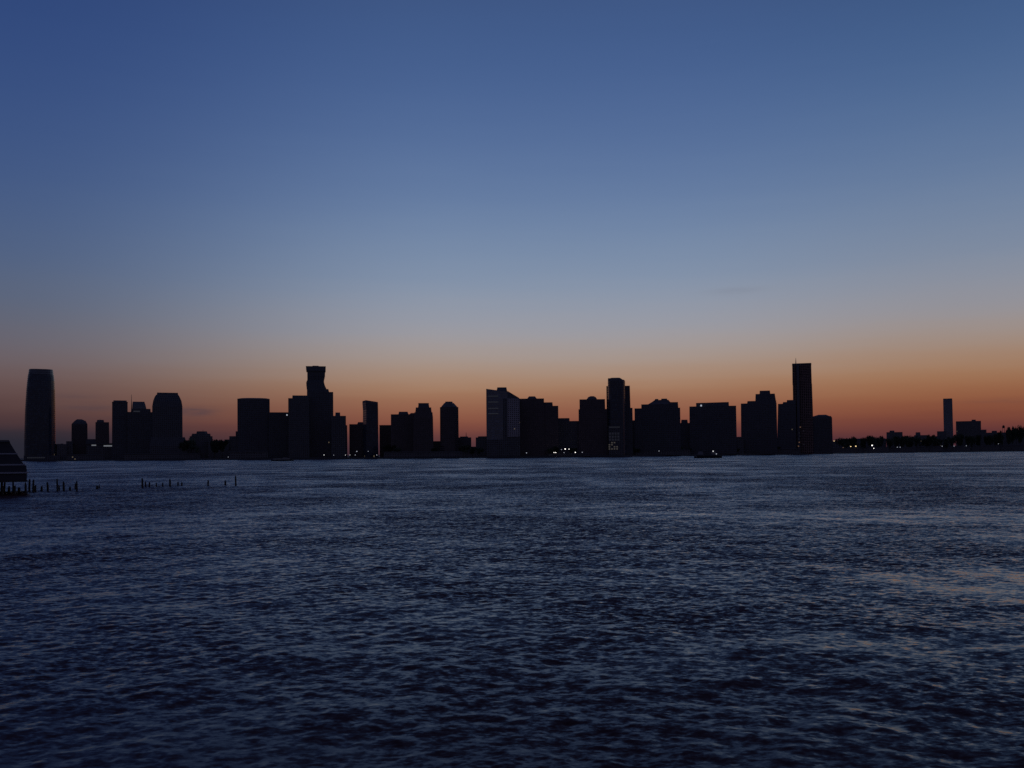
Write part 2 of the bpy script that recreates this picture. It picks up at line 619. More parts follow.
b = tower('wide flat topped slab tower with a faintly arched roof, left of the tallest peak', 253.6, 80, 0, 'office_tower')
b.tier('shaft', [(237.6, 269.6, None), (237.6, 269.6, 399.4)], M['dark'], 'box', 38)
b.tier('roof', [(237.8, 269.6, 399.4), (242, 266, 398.7), (248, 260, 398.3)], M['roof'], 'box', 36)
b.rect('window_band', 239, 254, 401.2, 404.0, M['bluegl'])
b.tier('annex', [(235.6, 245, None), (235.8, 245, 431.5)], M['stone'], 'box', 30)
b = tower('lower flat block between the slab tower and the tallest peak, lamp on its roof', 279.5, 95, 0, 'office_building', 'building')
b.tier('wall', [(269.0, 289.5, None), (269.0, 289.5, 413.4)], M['dark'])
b.roofline(269, 289.5, 413.2)
b.rect('roof_lamp', 286.4, 287.6, 414.8, 416.0, M['lamp_dim'])

b = tower('flat topped wing rising against the left side of the tallest peak', 298.5, 60, 0, 'apartment_tower')
b.tier('shaft', [(288.3, 309.4, None), (288.4, 309.2, 398.8)], M['stone'], 'box', 34)
b.tier('penthouse', [(292.4, 308.6, 398.8), (292.6, 308.4, 395.9)], M['roof'], 'box', 26)

b = tower('tallest dark apartment tower with a wider flaring top above stepped shoulders', 319.5, 100, 0, 'apartment_tower')
b.tier('shaft', [(307.0, 333.2, None), (307.2, 333.2, 392.6)], M['dark'], 'box', 36)
b.tier('shoulder', [(307.2, 329.2, 392.6), (307.2, 328.4, 389.6)], M['dark'], 'box', 32)
b.tier('upper_shaft', [(307.0, 326.6, 389.6), (306.6, 325.0, 386.0), (306.5, 324.2, 383.0), (307.6, 324.2, 380.5), (307.6, 325.2, 376.5), (307.6, 325.4, 371.6)], M['dark'], 'box', 28)
b.tier('crown', [(306.6, 325.9, 371.6), (306.2, 326.0, 367.0)], M['roof'], 'box', 30)
b.tier('penthouse', [(312.0, 320.0, 367.0), (313.0, 318.5, 366.0)], M['roof'], 'box', 14)

b = tower('mid height block right of the tallest peak with a small rooftop hut', 340, 70, 0, 'office_building', 'building')
b.tier('wall', [(331.5, 346.0, None), (331.5, 346.0, 416.2)], M['stone'], 'box', 30)
b.tier('rooftop_hut', [(335.4, 340.4, 416.2), (335.6, 340.2, 412.6)], M['roof'], 'box', 10)
b.tier('annex', [(344.5, 347.3, None), (344.5, 347.2, 425.4)], M['stone'], 'box', 22)

b = tower('low roofed block left of the tower with the slanting top', 356, 100, 0, 'office_building', 'building')
b.tier('wall', [(349.4, 364.5, None), (349.4, 364.5, 424.4)], M['brick'], 'box', 26)
b.tier('rooftop_hut', [(357.2, 363.8, 424.4), (358.2, 363.8, 422.2)], M['roof'], 'box', 12)
b = tower('slim tower with a roof slanting to the right, standing right of the tallest peak', 370.4, 70, 12, 'office_tower')
b.tier('shaft', [(362.6, 378.2, None), (362.9, 378.1, 410.0), (362.4, 378.0, (402.6, 404.2))], M['bluegl'], 'box', 28)
b.tier('crown', [(362.4, 378.0, (402.6, 404.2)), (362.6, 377.9, (400.7, 402.4))], M['roof'], 'box', 28)
b = tower('low flat block right of the tower with the slanting top', 386, 120, 0, 'office_building', 'building')
b.tier('wall', [(379.6, 393, None), (379.6, 393, 425.8)], M['brick'], 'box', 26)
b.roofline(379.6, 393, 425.8, 26)

b = tower('medium apartment tower with a humped roof, joined to a taller tapering tower', 403, 90, 0, 'apartment_tower')
b.tier('shaft', [(390.9, 416.0, None), (391.0, 416.0, 414.7)], M['brick'], 'box', 34)
b.tier('penthouse', [(398.4, 408.6, 414.7), (399.0, 407.6, 411.9)], M['roof'], 'box', 18)
b.tier('upper_shaft', [(409.0, 417.0, 414.7), (411.0, 417.0, 413.2)], M['brick'], 'box', 20)
b = tower('dark tower tapering in steps to a narrow flat top, left of the lone octagonal tower', 423.4, 70, 0, 'apartment_tower')
b.tier('shaft', [(413.2, 433.4, None), (413.6, 432.9, 418.0), (414.6, 432.4, 412.6)], M['brick'], 'box', 30)
b.tier('upper_shaft', [(415.4, 431.6, 412.6), (416.0, 431.2, 407.8)], M['brick'], 'box', 26)
b.tier('crown', [(418.2, 429.4, 407.8), (418.6, 428.8, 403.9)], M['roof'], 'box', 20)
b.roofline(418.6, 428.8, 403.9, 18, 0.4)
b = tower('lone tower with chamfered shoulders under a small flat cap', 449.0, 80, 0, 'apartment_tower')
b.tier('shaft', [(440.0, 458.6, None), (440.1, 458.4, 407.4)], M['brick'], 'oct', 30)
b.tier('crown', [(441.0, 457.6, 407.4), (444.4, 453.8, 403.2)], M['roof'], 'oct', 28)
b.tier('cap', [(445.2, 452.8, 403.2), (445.4, 452.6, 401.8)], M['roof'], 'oct', 16)
b = tower('low block in the gap left of the lone chamfered tower', 436, 110, 0, 'low_building', 'building')
b.tier('wall', [(428.0, 444.0, None), (428.0, 444.0, 441.8)], M['low'])
b.roofline(428, 444, 441.8)
b = tower('low block with a needle on its roof, right of the lone chamfered tower', 464.5, 120, 0, 'low_building', 'building')
b.tier('wall', [(455.0, 471.2, None), (455.0, 471.2, 437.6)], M['low'])
b.tier('upper_wall', [(460.0, 468.2, 437.6), (460.2, 468.0, 436.6)], M['roof'], 'box', 20)
b.mast(466.2, 432.4, 437, 0.7, 'needle')
b = tower('lowest block in the bright gap left of the two toned glass building', 474, 140, 0, 'low_building', 'building')
b.tier('wall', [(469.0, 480.0, None), (469.0, 480.0, 447.2)], M['low'])
b.roofline(469, 480, 447.2)
b = tower('low flat block touching the left edge of the two toned glass building', 482, 100, 0, 'low_building', 'building')
b.tier('wall', [(475.8, 489.0, None), (475.8, 489.0, 437.6)], M['low'])
b.tier('upper_wall', [(478.0, 489.0, 437.6), (478.0, 489.0, 436.4)], M['roof'], 'box', 20)

# ---- middle
b = tower('two toned office building with striped glass front and roof sloping right', 503, 40, 0, 'office_tower')
b.tier('shaft', [(486.6, 519.6, None), (486.6, 519.6, 399.4)], M['stone'], 'box', 40)
b.tier('upper_shaft', [(486.6, 507.6, 399.4), (486.6, 507.6, (389.6, 392.4))], M['skyglass'], 'box', 36)
b.tier('roof', [(507.6, 519.4, 399.4), (507.6, 519.2, (391.6, 398.6))], M['roof'], 'box', 36)
b.tier('penthouse', [(496.8, 507.4, 391.6), (497.6, 506.6, 387.7)], M['roof'], 'box', 20)
b.tier('side_panel', [(507.4, 519.4, 437), (507.4, 519.4, 399.2)], M['pale'], 'box', 41.5)  # reflection on this glass face is put into the pale wall colour
b.tier('glass_panel', [(486.8, 503.0, 440), (486.8, 503.0, 399.2)], M['skyglass'], 'box', 41.0)
for yy in (396.6, 402.4, 408.6, 413.8):
    b.rect('window_band', 488.4, 498.5, yy, yy + 0.8, M['win_grey'], front=-21.2)  # faint glow for bands of reflected sky and dim office light
b = tower('wide dark block with a humped roof against the two toned building', 531.5, 60, 0, 'office_tower')
b.tier('shaft', [(518.0, 544.2, None), (518.0, 544.0, 399.2)], M['brick'], 'box', 36)
b.tier('penthouse', [(527.2, 537.0, 399.2), (529.2, 535.2, 396.6)], M['roof'], 'box', 20)
b.rect('window', 535.5, 539.0, 414.2, 415.2, M['win_faint'])
b.rect('window', 538.6, 541.6, 434.6, 436.4, M['win_faint'])
b = tower('narrow stepped apartment block on the right of the wide humped block', 551, 50, 0, 'apartment_tower')
b.tier('shaft', [(542.5, 558.4, None), (542.5, 558.3, 406.3)], M['brick'], 'box', 30)
b.tier('upper_shaft', [(543.6, 552.9, 406.3), (543.6, 552.6, 402.7)], M['brick'], 'box', 24)
b.rect('window', 546.8, 549.4, 442.2, 445.0, M['win_faint'])
b = tower('low wide building behind the three bright lamps near the middle', 568.5, 80, 0, 'office_building', 'building')
b.tier('wall', [(556.5, 581.0, None), (556.5, 581.0, 421.4)], M['low'], 'box', 36)
b.tier('upper_wall', [(558.0, 569.8, 421.4), (558.0, 569.6, 418.4)], M['roof'], 'box', 26)
b = tower('broad dark tower with a small rounded roof hut, left of the curved front tower', 592.3, 60, 0, 'apartment_tower')
b.tier('shaft', [(578.7, 607.5, None), (578.8, 607.3, 409.6)], M['brick'], 'box', 36)
b.tier('upper_shaft', [(579.8, 605.2, 409.6), (579.8, 605.0, 399.8)], M['brick'], 'box', 32)
b.tier('rooftop_hut', [(586.6, 597.6, 399.8), (588.4, 595.8, 397.2), (590.5, 594, 396.3)], M['roof'], 'oct', 18)
b = tower('tall middle tower with a curved front, lower shoulders and lit lobby', 618.6, 40, 0, 'office_tower')
b.tier('side_wing', [(606.6, 632.8, None), (606.7, 632.6, 408.0)], M['dark'], 'box', 26, 12)
b.tier('shoulder', [(606.7, 630.6, 408.0), (606.7, 630.2, 385.8)], M['dark'], 'box', 22, 12)
b.tier('curved_front', [(608.2, 625.6, None), (608.2, 625.5, 382.0)], M['bluegl'], 'round', 36, -6)
b.tier('crown', [(608.3, 625.4, 382.0), (608.4, 624.8, (379.0, 380.6))], M['roof'], 'round', 34, -6)
b.tier('roof_cap', [(609.5, 622.5, 379.6), (611.0, 620.5, 378.4)], M['roof'], 'round', 22, -6)
b.tier('entrance_pavilion', [(608.4, 622.5, None), (608.4, 622.5, 426.4)], M['stone'], 'box', 16, -18)
b.rect('lobby_window', 609.0, 620.0, 432, 441, M['win_faint'], cols=4, rows=3)
b.rect('lobby_window', 608.6, 618.6, 441.4, 449.6, M['win_warm'], cols=4, rows=4, fill=0.6, skip=(5, 10, 3, 14, 15))
b.rect('window_band', 609.4, 619.8, 427.2, 427.9, M['win_grey'])
b = tower('dark block filling the gap right of the curved front tower', 634, 150, 0, 'office_building', 'building')
b.tier('wall', [(629.5, 640.5, None), (629.5, 640.5, 421.0)], M['dark'], 'box', 26)
b.roofline(629.5, 640.5, 421, 26)
b = tower('wide dark building with a roof climbing in steps to two small huts', 657.5, 60, 0, 'office_tower')
b.tier('shaft', [(634.9, 680.2, None), (634.9, 680.0, 408.6)], M['dark'], 'box', 42)
b.tier('upper_shaft', [(641.6, 678.2, 408.6), (641.6, 678.0, 404.6)], M['dark'], 'box', 34)
b.tier('roof', [(648.0, 678.0, 404.6), (651.8, 670.2, 402.4), (655.0, 668.6, 400.2)], M['roof'], 'box', 28)
b.tier('rooftop_hut', [(655.0, 658.8, 400.6), (655.4, 658.4, 399.1)], M['roof'], 'box', 10)
b.tier('rooftop_hut', [(661.2, 667.6, 400.6), (661.6, 667.2, 398.8)], M['roof'], 'box', 12)
b.tier('parapet', [(669.0, 678.0, 404.6), (669.0, 678.0, 402.5)], M['dark'], 'box', 26)
b = tower('low dark block between two wide flat topped buildings', 685, 120, 0, 'office_building', 'building')
b.tier('wall', [(678, 692.5, None), (678, 692.5, 423.2)], M['dark'], 'box', 28)
b.tier('rooftop_hut', [(681.2, 688.0, 423.2), (681.6, 687.6, 419.8)], M['roof'], 'box', 12)
b = tower('wide flat topped slab with a broad roof storey and a lamp near its left corner', 713, 50, 0, 'office_tower')
b.tier('shaft', [(689.6, 736.4, None), (689.8, 736.0, 406.6)], M['dark'], 'box', 40)
b.tier('penthouse', [(696.4, 729.0, 406.6), (696.4, 728.8, (403.4, 402.4))], M['roof'], 'box', 30)
b.rect('roof_lamp', 700.7, 702.2, 405.3, 406.9, M['lamp_dim'], front=-20.6)
b = tower('low block in the narrow bright gap right of the wide flat topped slab', 738.5, 90, 0, 'low_building', 'building')
b.tier('wall', [(733.0, 744.0, None), (733.0, 744.0, 437.4)], M['low'])
b.roofline(733, 744, 437.4)
b = tower('stepped dark tower with three roof levels rising to the right, left of the unfinished tower', 759, 40, 0, 'apartment_tower')
b.tier('shaft', [(741.0, 777.0, None), (741.2, 776.6, 403.6)], M['dark'], 'box', 36)
b.tier('step', [(747.4, 776.4, 403.6), (747.8, 776.2, 401.2)], M['dark'], 'box', 32)
b.tier('upper_shaft', [(755.6, 776.0, 401.2), (755.9, 775.0, 394.2)], M['dark'], 'box', 28)
b.tier('penthouse', [(759.9, 770.6, 394.2), (760.1, 770.2, 390.9)], M['roof'], 'box', 18)
b = tower('dark tower tucked behind the left side of the unfinished tower', 786, 90, 0, 'apartment_tower')
b.tier('shaft', [(776.6, 796.0, None), (778.3, 796.0, 404.0)], M['dark'], 'box', 30)
b.tier('step', [(782.8, 796.0, 404.0), (783.4, 796.0, 402.2)], M['dark'], 'box', 24)
b.tier('penthouse', [(787.0, 796.0, 402.2), (787.2, 796.0, 400.2)], M['roof'], 'box', 18)
b = tower('tall unfinished tower with a short mast and a column of work lights', 802, 30, 0, 'unfinished_tower')
b.tier('shaft', [(793.4, 813.2, None), (793.4, 812.9, 410.0), (793.2, 812.4, 384.4)], M['raw'], 'box', 34)
b.tier('upper_frame', [(793.0, 812.2, 384.4), (793.0, 811.9, 365.4)], M['raw'], 'box', 33)
b.tier('top_deck', [(792.8, 812.1, 365.2), (793.0, 811.9, 363.9)], M['roof'], 'box', 34)
b.tier('hoist', [(797.2, 799.8, None), (797.2, 799.8, 366.0)], M['metal'], 'box', 5, -20)
b.mast(796.6, 358.0, 364.5, 1.1, 'mast')
for (xx, yy, mm) in ((800.2, 427.4, 'lamp_amber'), (799.0, 433.2, 'win_warm'), (799.6, 436.2, 'win_warm'), (798.6, 439.2, 'win_warm'), (799.0, 442.4, 'lamp_amber'),
                     (798.2, 446.2, 'lamp_amber'), (797.6, 449.2, 'win_warm'), (803.2, 431.0, 'win_faint'), (803.6, 444.5, 'win_faint')):
    b.rect('work_light', xx - 0.55, xx + 0.55, yy - 0.5, yy + 0.5, M['win_faint' if mm == 'win_warm' else mm], front=-23.0, t=0.4)
b = tower('lower block with a slightly bulging roof on the right of the unfinished tower', 821.5, 70, 0, 'apartment_tower')
b.tier('shaft', [(810.5, 832.4, None), (810.5, 832.0, 418.0), (811.0, 830.8, 416.4)], M['dark'], 'box', 34)
b.tier('penthouse', [(813.0, 829.5, 416.4), (818.6, 826.0, 414.8)], M['roof'], 'box', 20)

# ---- low right bank
LOWS = [
    ('long low shed beyond the brightest lamp on the right bank', 'warehouse', 862, [(840.2, 886, 439.6)], 150),
    ('small low hut right of the bulging roofed block', 'low_building', 837, [(831, 842.5, 441.6)], 130),
    ('square low block with a tiny roof hut rising above the long shed', 'low_building', 894.6, [(886.6, 902.6, 432.2), (889.6, 894.6, 430.6)], 180),
    ('low block left of the slim lone tower with a stepped roof', 'low_building', 921.6, [(914.2, 928.6, 435.2), (915.6, 920.6, 432.3)], 220),
    ('lowest flat block between the two stepped low blocks on the right', 'low_building', 908, [(900.5, 916, 437.6)], 250),
    ('flat low block left of the foot of the slim lone tower', 'low_building', 933, [(926, 939, 436.6)], 190),
    ('block touching the foot of the slim lone tower', 'low_building', 941, [(937.2, 946, 431.6)], 160),
    ('wide square block right of the slim lone tower', 'office_building', 968.6, [(956.2, 981.2, 421.2), (971.8, 976.2, 419.7)], 90),
    ('low block on the right edge of the wide square block', 'low_building', 984, [(978, 986.6, 430.0)], 140),
    ('long low terrace with a roof hut below the water tank', 'low_building', 995.6, [(985.6, 1006.6, 432.6), (991.8, 997.2, 430.8)], 170),
    ('low broad building at the right edge behind the trees', 'low_building', 1020, [(1006, 1042, 430.4)], 260),
]
for lab, nm, pc, tiers, off in LOWS:
    b = tower(lab, pc, off + 160, 0, nm, 'building')
    p0 = tiers[0]
    b.tier('wall', [(p0[0], p0[1], None), (p0[0], p0[1], p0[2])], M['low'], 'box', 34)
    for q in tiers[1:]:
        b.tier('rooftop_hut', [(q[0], q[1], p0[2]), (q[0] + 0.2, q[1] - 0.2, q[2])], M['roof'], 'box', 14)
    if len(tiers) == 1:
        b.roofline(p0[0], p0[1], p0[2], 34)
    if nm == 'warehouse':
        b.tier('roof', [(p0[0] - 0.3, p0[1] + 0.3, p0[2]), (p0[0] + 1, p0[1] - 1, p0[2] - 1.0)], M['roof'], 'box', 36)
b = tower('slim lone flat topped tower on the low right bank', 948.4, 300, 0, 'apartment_tower')
b.tier('shaft', [(943.8, 953.2, None), (943.4, 952.6, 399.6)], M['skyglass'], 'box', 30)
b.tier('crown', [(943.4, 952.6, 399.6), (943.5, 952.4, 398.7)], M['roof'], 'box', 26)
b = tower('small water tank on legs above the low terrace on the right', 1003.6, 325, 0, 'water_tank', 'water tank')
b.tier('tank', [(1002.4, 1005.0, 428.2), (1002.4, 1005.0, 425.9), (1003.4, 1004.0, 425.2)], M['wood'], 'round', 7)
for sx in (1002.7, 1004.7):
    b.mast(sx, 427.6, 433.5, 1.0, 'leg', M['metal'])

# ---- low sheds along the quay
SHEDS = [
    ('flat quayside shed below the pointed roofed tower', 84, (67, 104, 455.0)),
    ('long quayside shed below the round shouldered tower', 160, (124, 200, 454.0)),
    ('quayside shed below the wide slab tower', 251, (229, 268, 452.0)),
    ('long quayside terminal below the lone chamfered tower', 430, (384, 478, 452.0)),
    ('quayside terminal under the three bright middle lamps', 567, (548, 590, 454.4)),
    ('long quayside shed below the wide stepped building', 662, (636, 690, 450.5)),
    ('pier shed below the stepped dark tower and unfinished tower', 768, (738, 800, 449.6)),
    ('low dark shed under the orange lamp on the right bank', 845, (832, 858, 448.4)),
    ('low dark shed under the brightest lamp on the right bank', 873, (857.5, 888.5, 447.6)),
    ('low dark shed under the pair of bluish lamps on the right bank', 900, (887, 914, 447.8)),
    ('low dark shed under the stepped block left of the slim lone tower', 929, (916, 942, 446.9)),
    ('low dark shed at the foot of the slim lone tower', 956, (943, 970, 446.6)),
    ('low dark shed below the right end of the wide square block', 985, (971, 999, 446.0)),
    ('low dark shed at the right edge below the clump of trees', 1014, (1000, 1030, 445.6)),
]
for lab, pc, (pl, pr, py) in SHEDS:
    b = tower(lab, pc, 14 if pc < 820 else 75, 0, 'quayside_shed', 'shed', 'low sheds along the far quay')
    b.tier('wall', [(pl, pr, None), (pl, pr, py)], M['low'], 'box', 16)
    b.tier('roof', [(pl - 0.3, pr + 0.3, py), (pl + 0.4, pr - 0.4, py - 0.6)], M['roof'], 'box', 18)

# ---- trees on the far bank


def make_tree(h, seed):
    r = random.Random(seed)
    root = empty('tree', (0, 0, 0))
    t = MB()
    t.tube([(0, 0, -0.5), (0.1, 0, h * 0.25), (-0.1, 0.1, h * 0.55), (0, 0, h * 0.8)], [h * 0.035, h * 0.028, h * 0.018, h * 0.008], 7)
    for k in range(6):
        a = r.uniform(0, 6.28)
        z = h * r.uniform(0.28, 0.55)
        e = h * r.uniform(0.2, 0.34)
        t.tube([(0, 0, z), (math.cos(a) * e * 0.6, math.sin(a) * e * 0.6, z + e * 0.5), (math.cos(a) * e, math.sin(a) * e, z + e * 0.8)],
               [h * 0.014, h * 0.009, h * 0.003], 5)
    t.build('trunk', M['bark'], root)
    v, f = [], []
    cl = [(r.gauss(0, 0.2) * h, r.gauss(0, 0.2) * h, h * r.uniform(0.42, 0.86), h * r.uniform(0.11, 0.2)) for _ in range(13)]
    for (cx, cy, cz, cr) in cl:
        for _ in range(120):
            d = Vector((r.gauss(0, 1), r.gauss(0, 1), r.gauss(0, 0.8))).normalized() * cr * r.uniform(0.5, 1.08)
            p = Vector((cx, cy, cz)) + d
            s = h * r.uniform(0.025, 0.055)
            u = Vector((r.gauss(0, 1), r.gauss(0, 1), r.gauss(0, 1))).normalized()
            w = u.orthogonal().normalized()
            n = len(v)
            v += [p - u * s, p + w * s * 0.7, p + u * s, p - w * s * 0.7]
            f.append((n, n + 1, n + 2, n + 3))
    link_mesh('crown', v, f, M['leaf'], root)
    return root


def copy_tree(o, parent=None):
    c = o.copy()
    COL.objects.link(c)
    if parent:
        c.parent = parent
    for ch in o.children:
        copy_tree(ch, c)
    return c


TREES = [
    ('leafy trees in a clump at the right edge of the far bank', 'trees at the right edge of the far bank',
     [(1008.5, 429.5), (1012.5, 427.6), (1016.5, 428.6), (1020.5, 426.8), (1024.5, 427.6)], 120),
    ('small bushy trees in the dark row between the low blocks on the right bank', 'trees between the low blocks on the right bank',
     [(904.0, 437.0), (911.0, 437.4), (929.5, 435.2), (934.5, 436.2), (1000.2, 432.2)], 60),
    ('small trees along the quay between the stepped building and the round shouldered tower', 'trees near the stepped building',
     [(186.5, 441.0), (191.0, 439.5), (214.5, 440.8), (222.0, 440.6)], 60),
]
rt = random.Random(5)
TREES.append(('dark street trees in the continuous row along the low right bank', 'trees in the row along the low right bank',
              [(839 + i * 5.6 + rt.uniform(-2, 2), 437.6 + rt.uniform(-1.6, 1.8) - (1.5 if i > 20 else 0)) for i in range(29)], 120))
TREES.append(('small dark trees along the quay below the middle towers', 'trees along the quay below the middle towers',
              [(x + rt.uniform(-3, 3), 447.5 + rt.uniform(-2.0, 1.5)) for x in (386, 395, 437, 462, 470, 474, 481, 548, 557, 570, 577, 633, 640, 683, 689, 739, 777)], 30))
protos = [make_tree(10.0, s) for s in (1, 2, 3)]
used = [False] * 3
k = 0
for lab, grp, spots, off in TREES:
    for px, py in spots:
        i = k % 3
        k += 1
        o = protos[i] if not used[i] else copy_tree(protos[i])
        used[i] = True
        y = shore_y(px) + off
        a = azim(px)
        R = y / math.cos(a)
        o.location = (R * math.sin(a), y, LAND_Z)
        hh = height_at(px, py, R) - LAND_Z
        s = hh / 9.3
        o.scale = (min(s, 2.4) * 0.9, min(s, 2.4) * 0.9, s)
        o.rotation_euler = (0, 0, random.uniform(0, 6.28))
        tag(o, lab, 'tree', grp)

# ---- lamps along the far quay


def lamp(px, py, mat, size, label, group, off=-0.0, arm=True):
    y = shore_y(px) + 4 + off
    a = azim(px)
    R = y / math.cos(a)
    z = height_at(px, py, R)
    root = empty('street_lamp', (R * math.sin(a), y, LAND_Z), -a)
    tag(root, label, 'street lamp', group)
    h = z - LAND_Z
    if h > 0.8:
        MB().tube([(0, 0.5, 0), (0, 0.5, h * 0.5), (0, 0.5, h + 0.1)], [0.16, 0.12, 0.09], 8).build('pole', M['metal'], root)
        MB().tube([(0, 0.5, h + 0.1), (0, 0.2, h + 0.35), (0, -0.1, h + 0.3)], [0.07, 0.06, 0.05], 6).build('arm', M['metal'], root)
    MB().ball((0, -0.3 - size * 0.4, h), size, 12, 8, 0.75).build('lamp_head', mat, root, True)
    return root


LW, LD, LA, LM = M['lamp_white'], M['lamp_dim'], M['lamp_warm'], M['lamp_mid']
G_MID = 'lamps on the quay in the middle'
for px, py, mt, s, lab in [
    (565.2, 449.0, LW, 0.95, 'brightest white lamp of the three in a row near the middle of the quay'),
    (569.0, 449.1, LW, 0.62, 'white lamp just right of the brightest middle lamp'),
    (561.5, 449.6, LD, 0.75, 'faint lamp just left of the brightest middle lamp'),
    (554.0, 452.6, LW, 0.62, 'left one of two lamps close together below the narrow stepped apartment block'),
    (555.8, 452.6, LW, 0.62, 'right one of two lamps close together below the narrow stepped apartment block'),
    (564.0, 452.6, LD, 0.7, 'faint low lamp directly under the brightest middle lamp'),
    (575.3, 452.4, LW, 0.75, 'bright low white lamp left of the broad dark tower'),
    (582.2, 452.3, LD, 0.8, 'faint bluish lamp at the foot of the broad dark tower'),
    (526.5, 452.9, LD, 0.85, 'single faint lamp below the wide humped block'),
    (659.0, 451.0, LD, 0.8, 'leftmost faint lamp below the wide stepped building'),
    (665.2, 451.1, LD, 0.6, 'faintest lamp between two others below the wide stepped building'),
    (677.6, 451.0, LD, 0.8, 'rightmost faint lamp below the wide stepped building'),
    (790.8, 449.6, LM, 0.75, 'white lamp at the left foot of the unfinished tower'),
    (765.0, 449.4, LD, 0.6, 'faint lamp below the stepped dark tower'),
]:
    lamp(px, py, mt, s, lab, G_MID)
G_R = 'lamps on the low right bank'
for px, py, mt, s, lab in [
    (872.2, 445.4, LW, 1.6, 'brightest white lamp on the low right bank'),
    (873.8, 448.3, LW, 0.9, 'small white lamp directly under the brightest one on the right bank'),
    (850.8, 446.5, LA, 1.2, 'yellow lamp left of the warm white lamp on the right bank'),
    (855.9, 446.2, LA, 1.5, 'warm lamp between the yellow lamp and the brightest lamp on the right bank'),
    (834.2, 441.0, LA, 0.95, 'orange lamp high up beside the bulging roofed block'),
    (843.2, 447.6, M['lamp_amber'], 1.3, 'dim reddish lamp right of the bulging roofed block'),
    (897.4, 447.2, LD, 1.2, 'left one of two faint bluish lamps below the square low block'),
    (900.2, 447.2, LD, 1.2, 'right one of two faint bluish lamps below the square low block'),
    (942.2, 446.2, LD, 1.5, 'faint lamp at the left foot of the slim lone tower'),
    (954.1, 446.1, LD, 1.2, 'faint lamp at the right foot of the slim lone tower'),
    (966.4, 445.8, LD, 1.2, 'faint lamp below the wide square block on the right'),
    (998.6, 443.8, LD, 1.1, 'faint lamp below the water tank on the right'),
]:
    lamp(px, py, mt, s, lab, G_R)
G_L = 'lamps on the left half of the quay'
for px, py, mt, s, lab in [
    (324.0, 455.0, LM, 0.75, 'bright white lamp below the tallest peak'),
    (333.7, 455.2, LD, 0.6, 'faint lamp right of the bright white lamp below the tallest peak'),
    (345.5, 455.0, LM, 0.6, 'white lamp below the block with a small rooftop hut'),
    (349.9, 455.0, LM, 0.5, 'white lamp in the narrow gap right of the mid height block'),
    (355.2, 455.0, LD, 0.75, 'faint lamp below the low roofed block'),
    (356.8, 451.4, LD, 0.95, 'hazy lamp high above the quay in front of the low roofed block'),
    (368.2, 451.3, LD, 0.65, 'faint high lamp below the tower with the slanting top'),
    (376.7, 455.0, LD, 0.8, 'faint lamp low at the foot of the tower with the slanting top'),
    (401.0, 455.0, LD, 0.6, 'left one of two dim lamps below the humped apartment tower'),
    (404.0, 455.0, LD, 0.6, 'right one of two dim lamps below the humped apartment tower'),
    (247.2, 456.6, LD, 0.7, 'faint bluish lamp below the wide slab tower'),
    (228.2, 457.0, LD, 0.6, 'faint lamp left of the wide slab tower'),
]:
    lamp(px, py, mt, s, lab, G_L)

# ------------------------------------------------------------------ land on the far side
front = []
for px in range(-700, 1701, 20):
    a = azim(px)
    y = shore_y(px) + 3.0 * math.sin(px * 0.31) + 2.0 * math.sin(px * 0.83)
    front.append((y * math.tan(a), y))
v, f = [], []
for (x, y) in front:
    s = 60000.0 / y
    v += [(x, y, -3), (x, y, LAND_Z - 0.9), (x, y + 0.4, LAND_Z), (x * 1.15, y * 1.15, LAND_Z), (x * s, y * s, LAND_Z)]
n = 5
for i in range(len(front) - 1):
    for k in range(n - 1):
        f.append((i * n + k, (i + 1) * n + k, (i + 1) * n + k + 1, i * n + k + 1))
tag(link_mesh('far_bank', v, f, M['land']), kind='structure')

# ------------------------------------------------------------------ boats


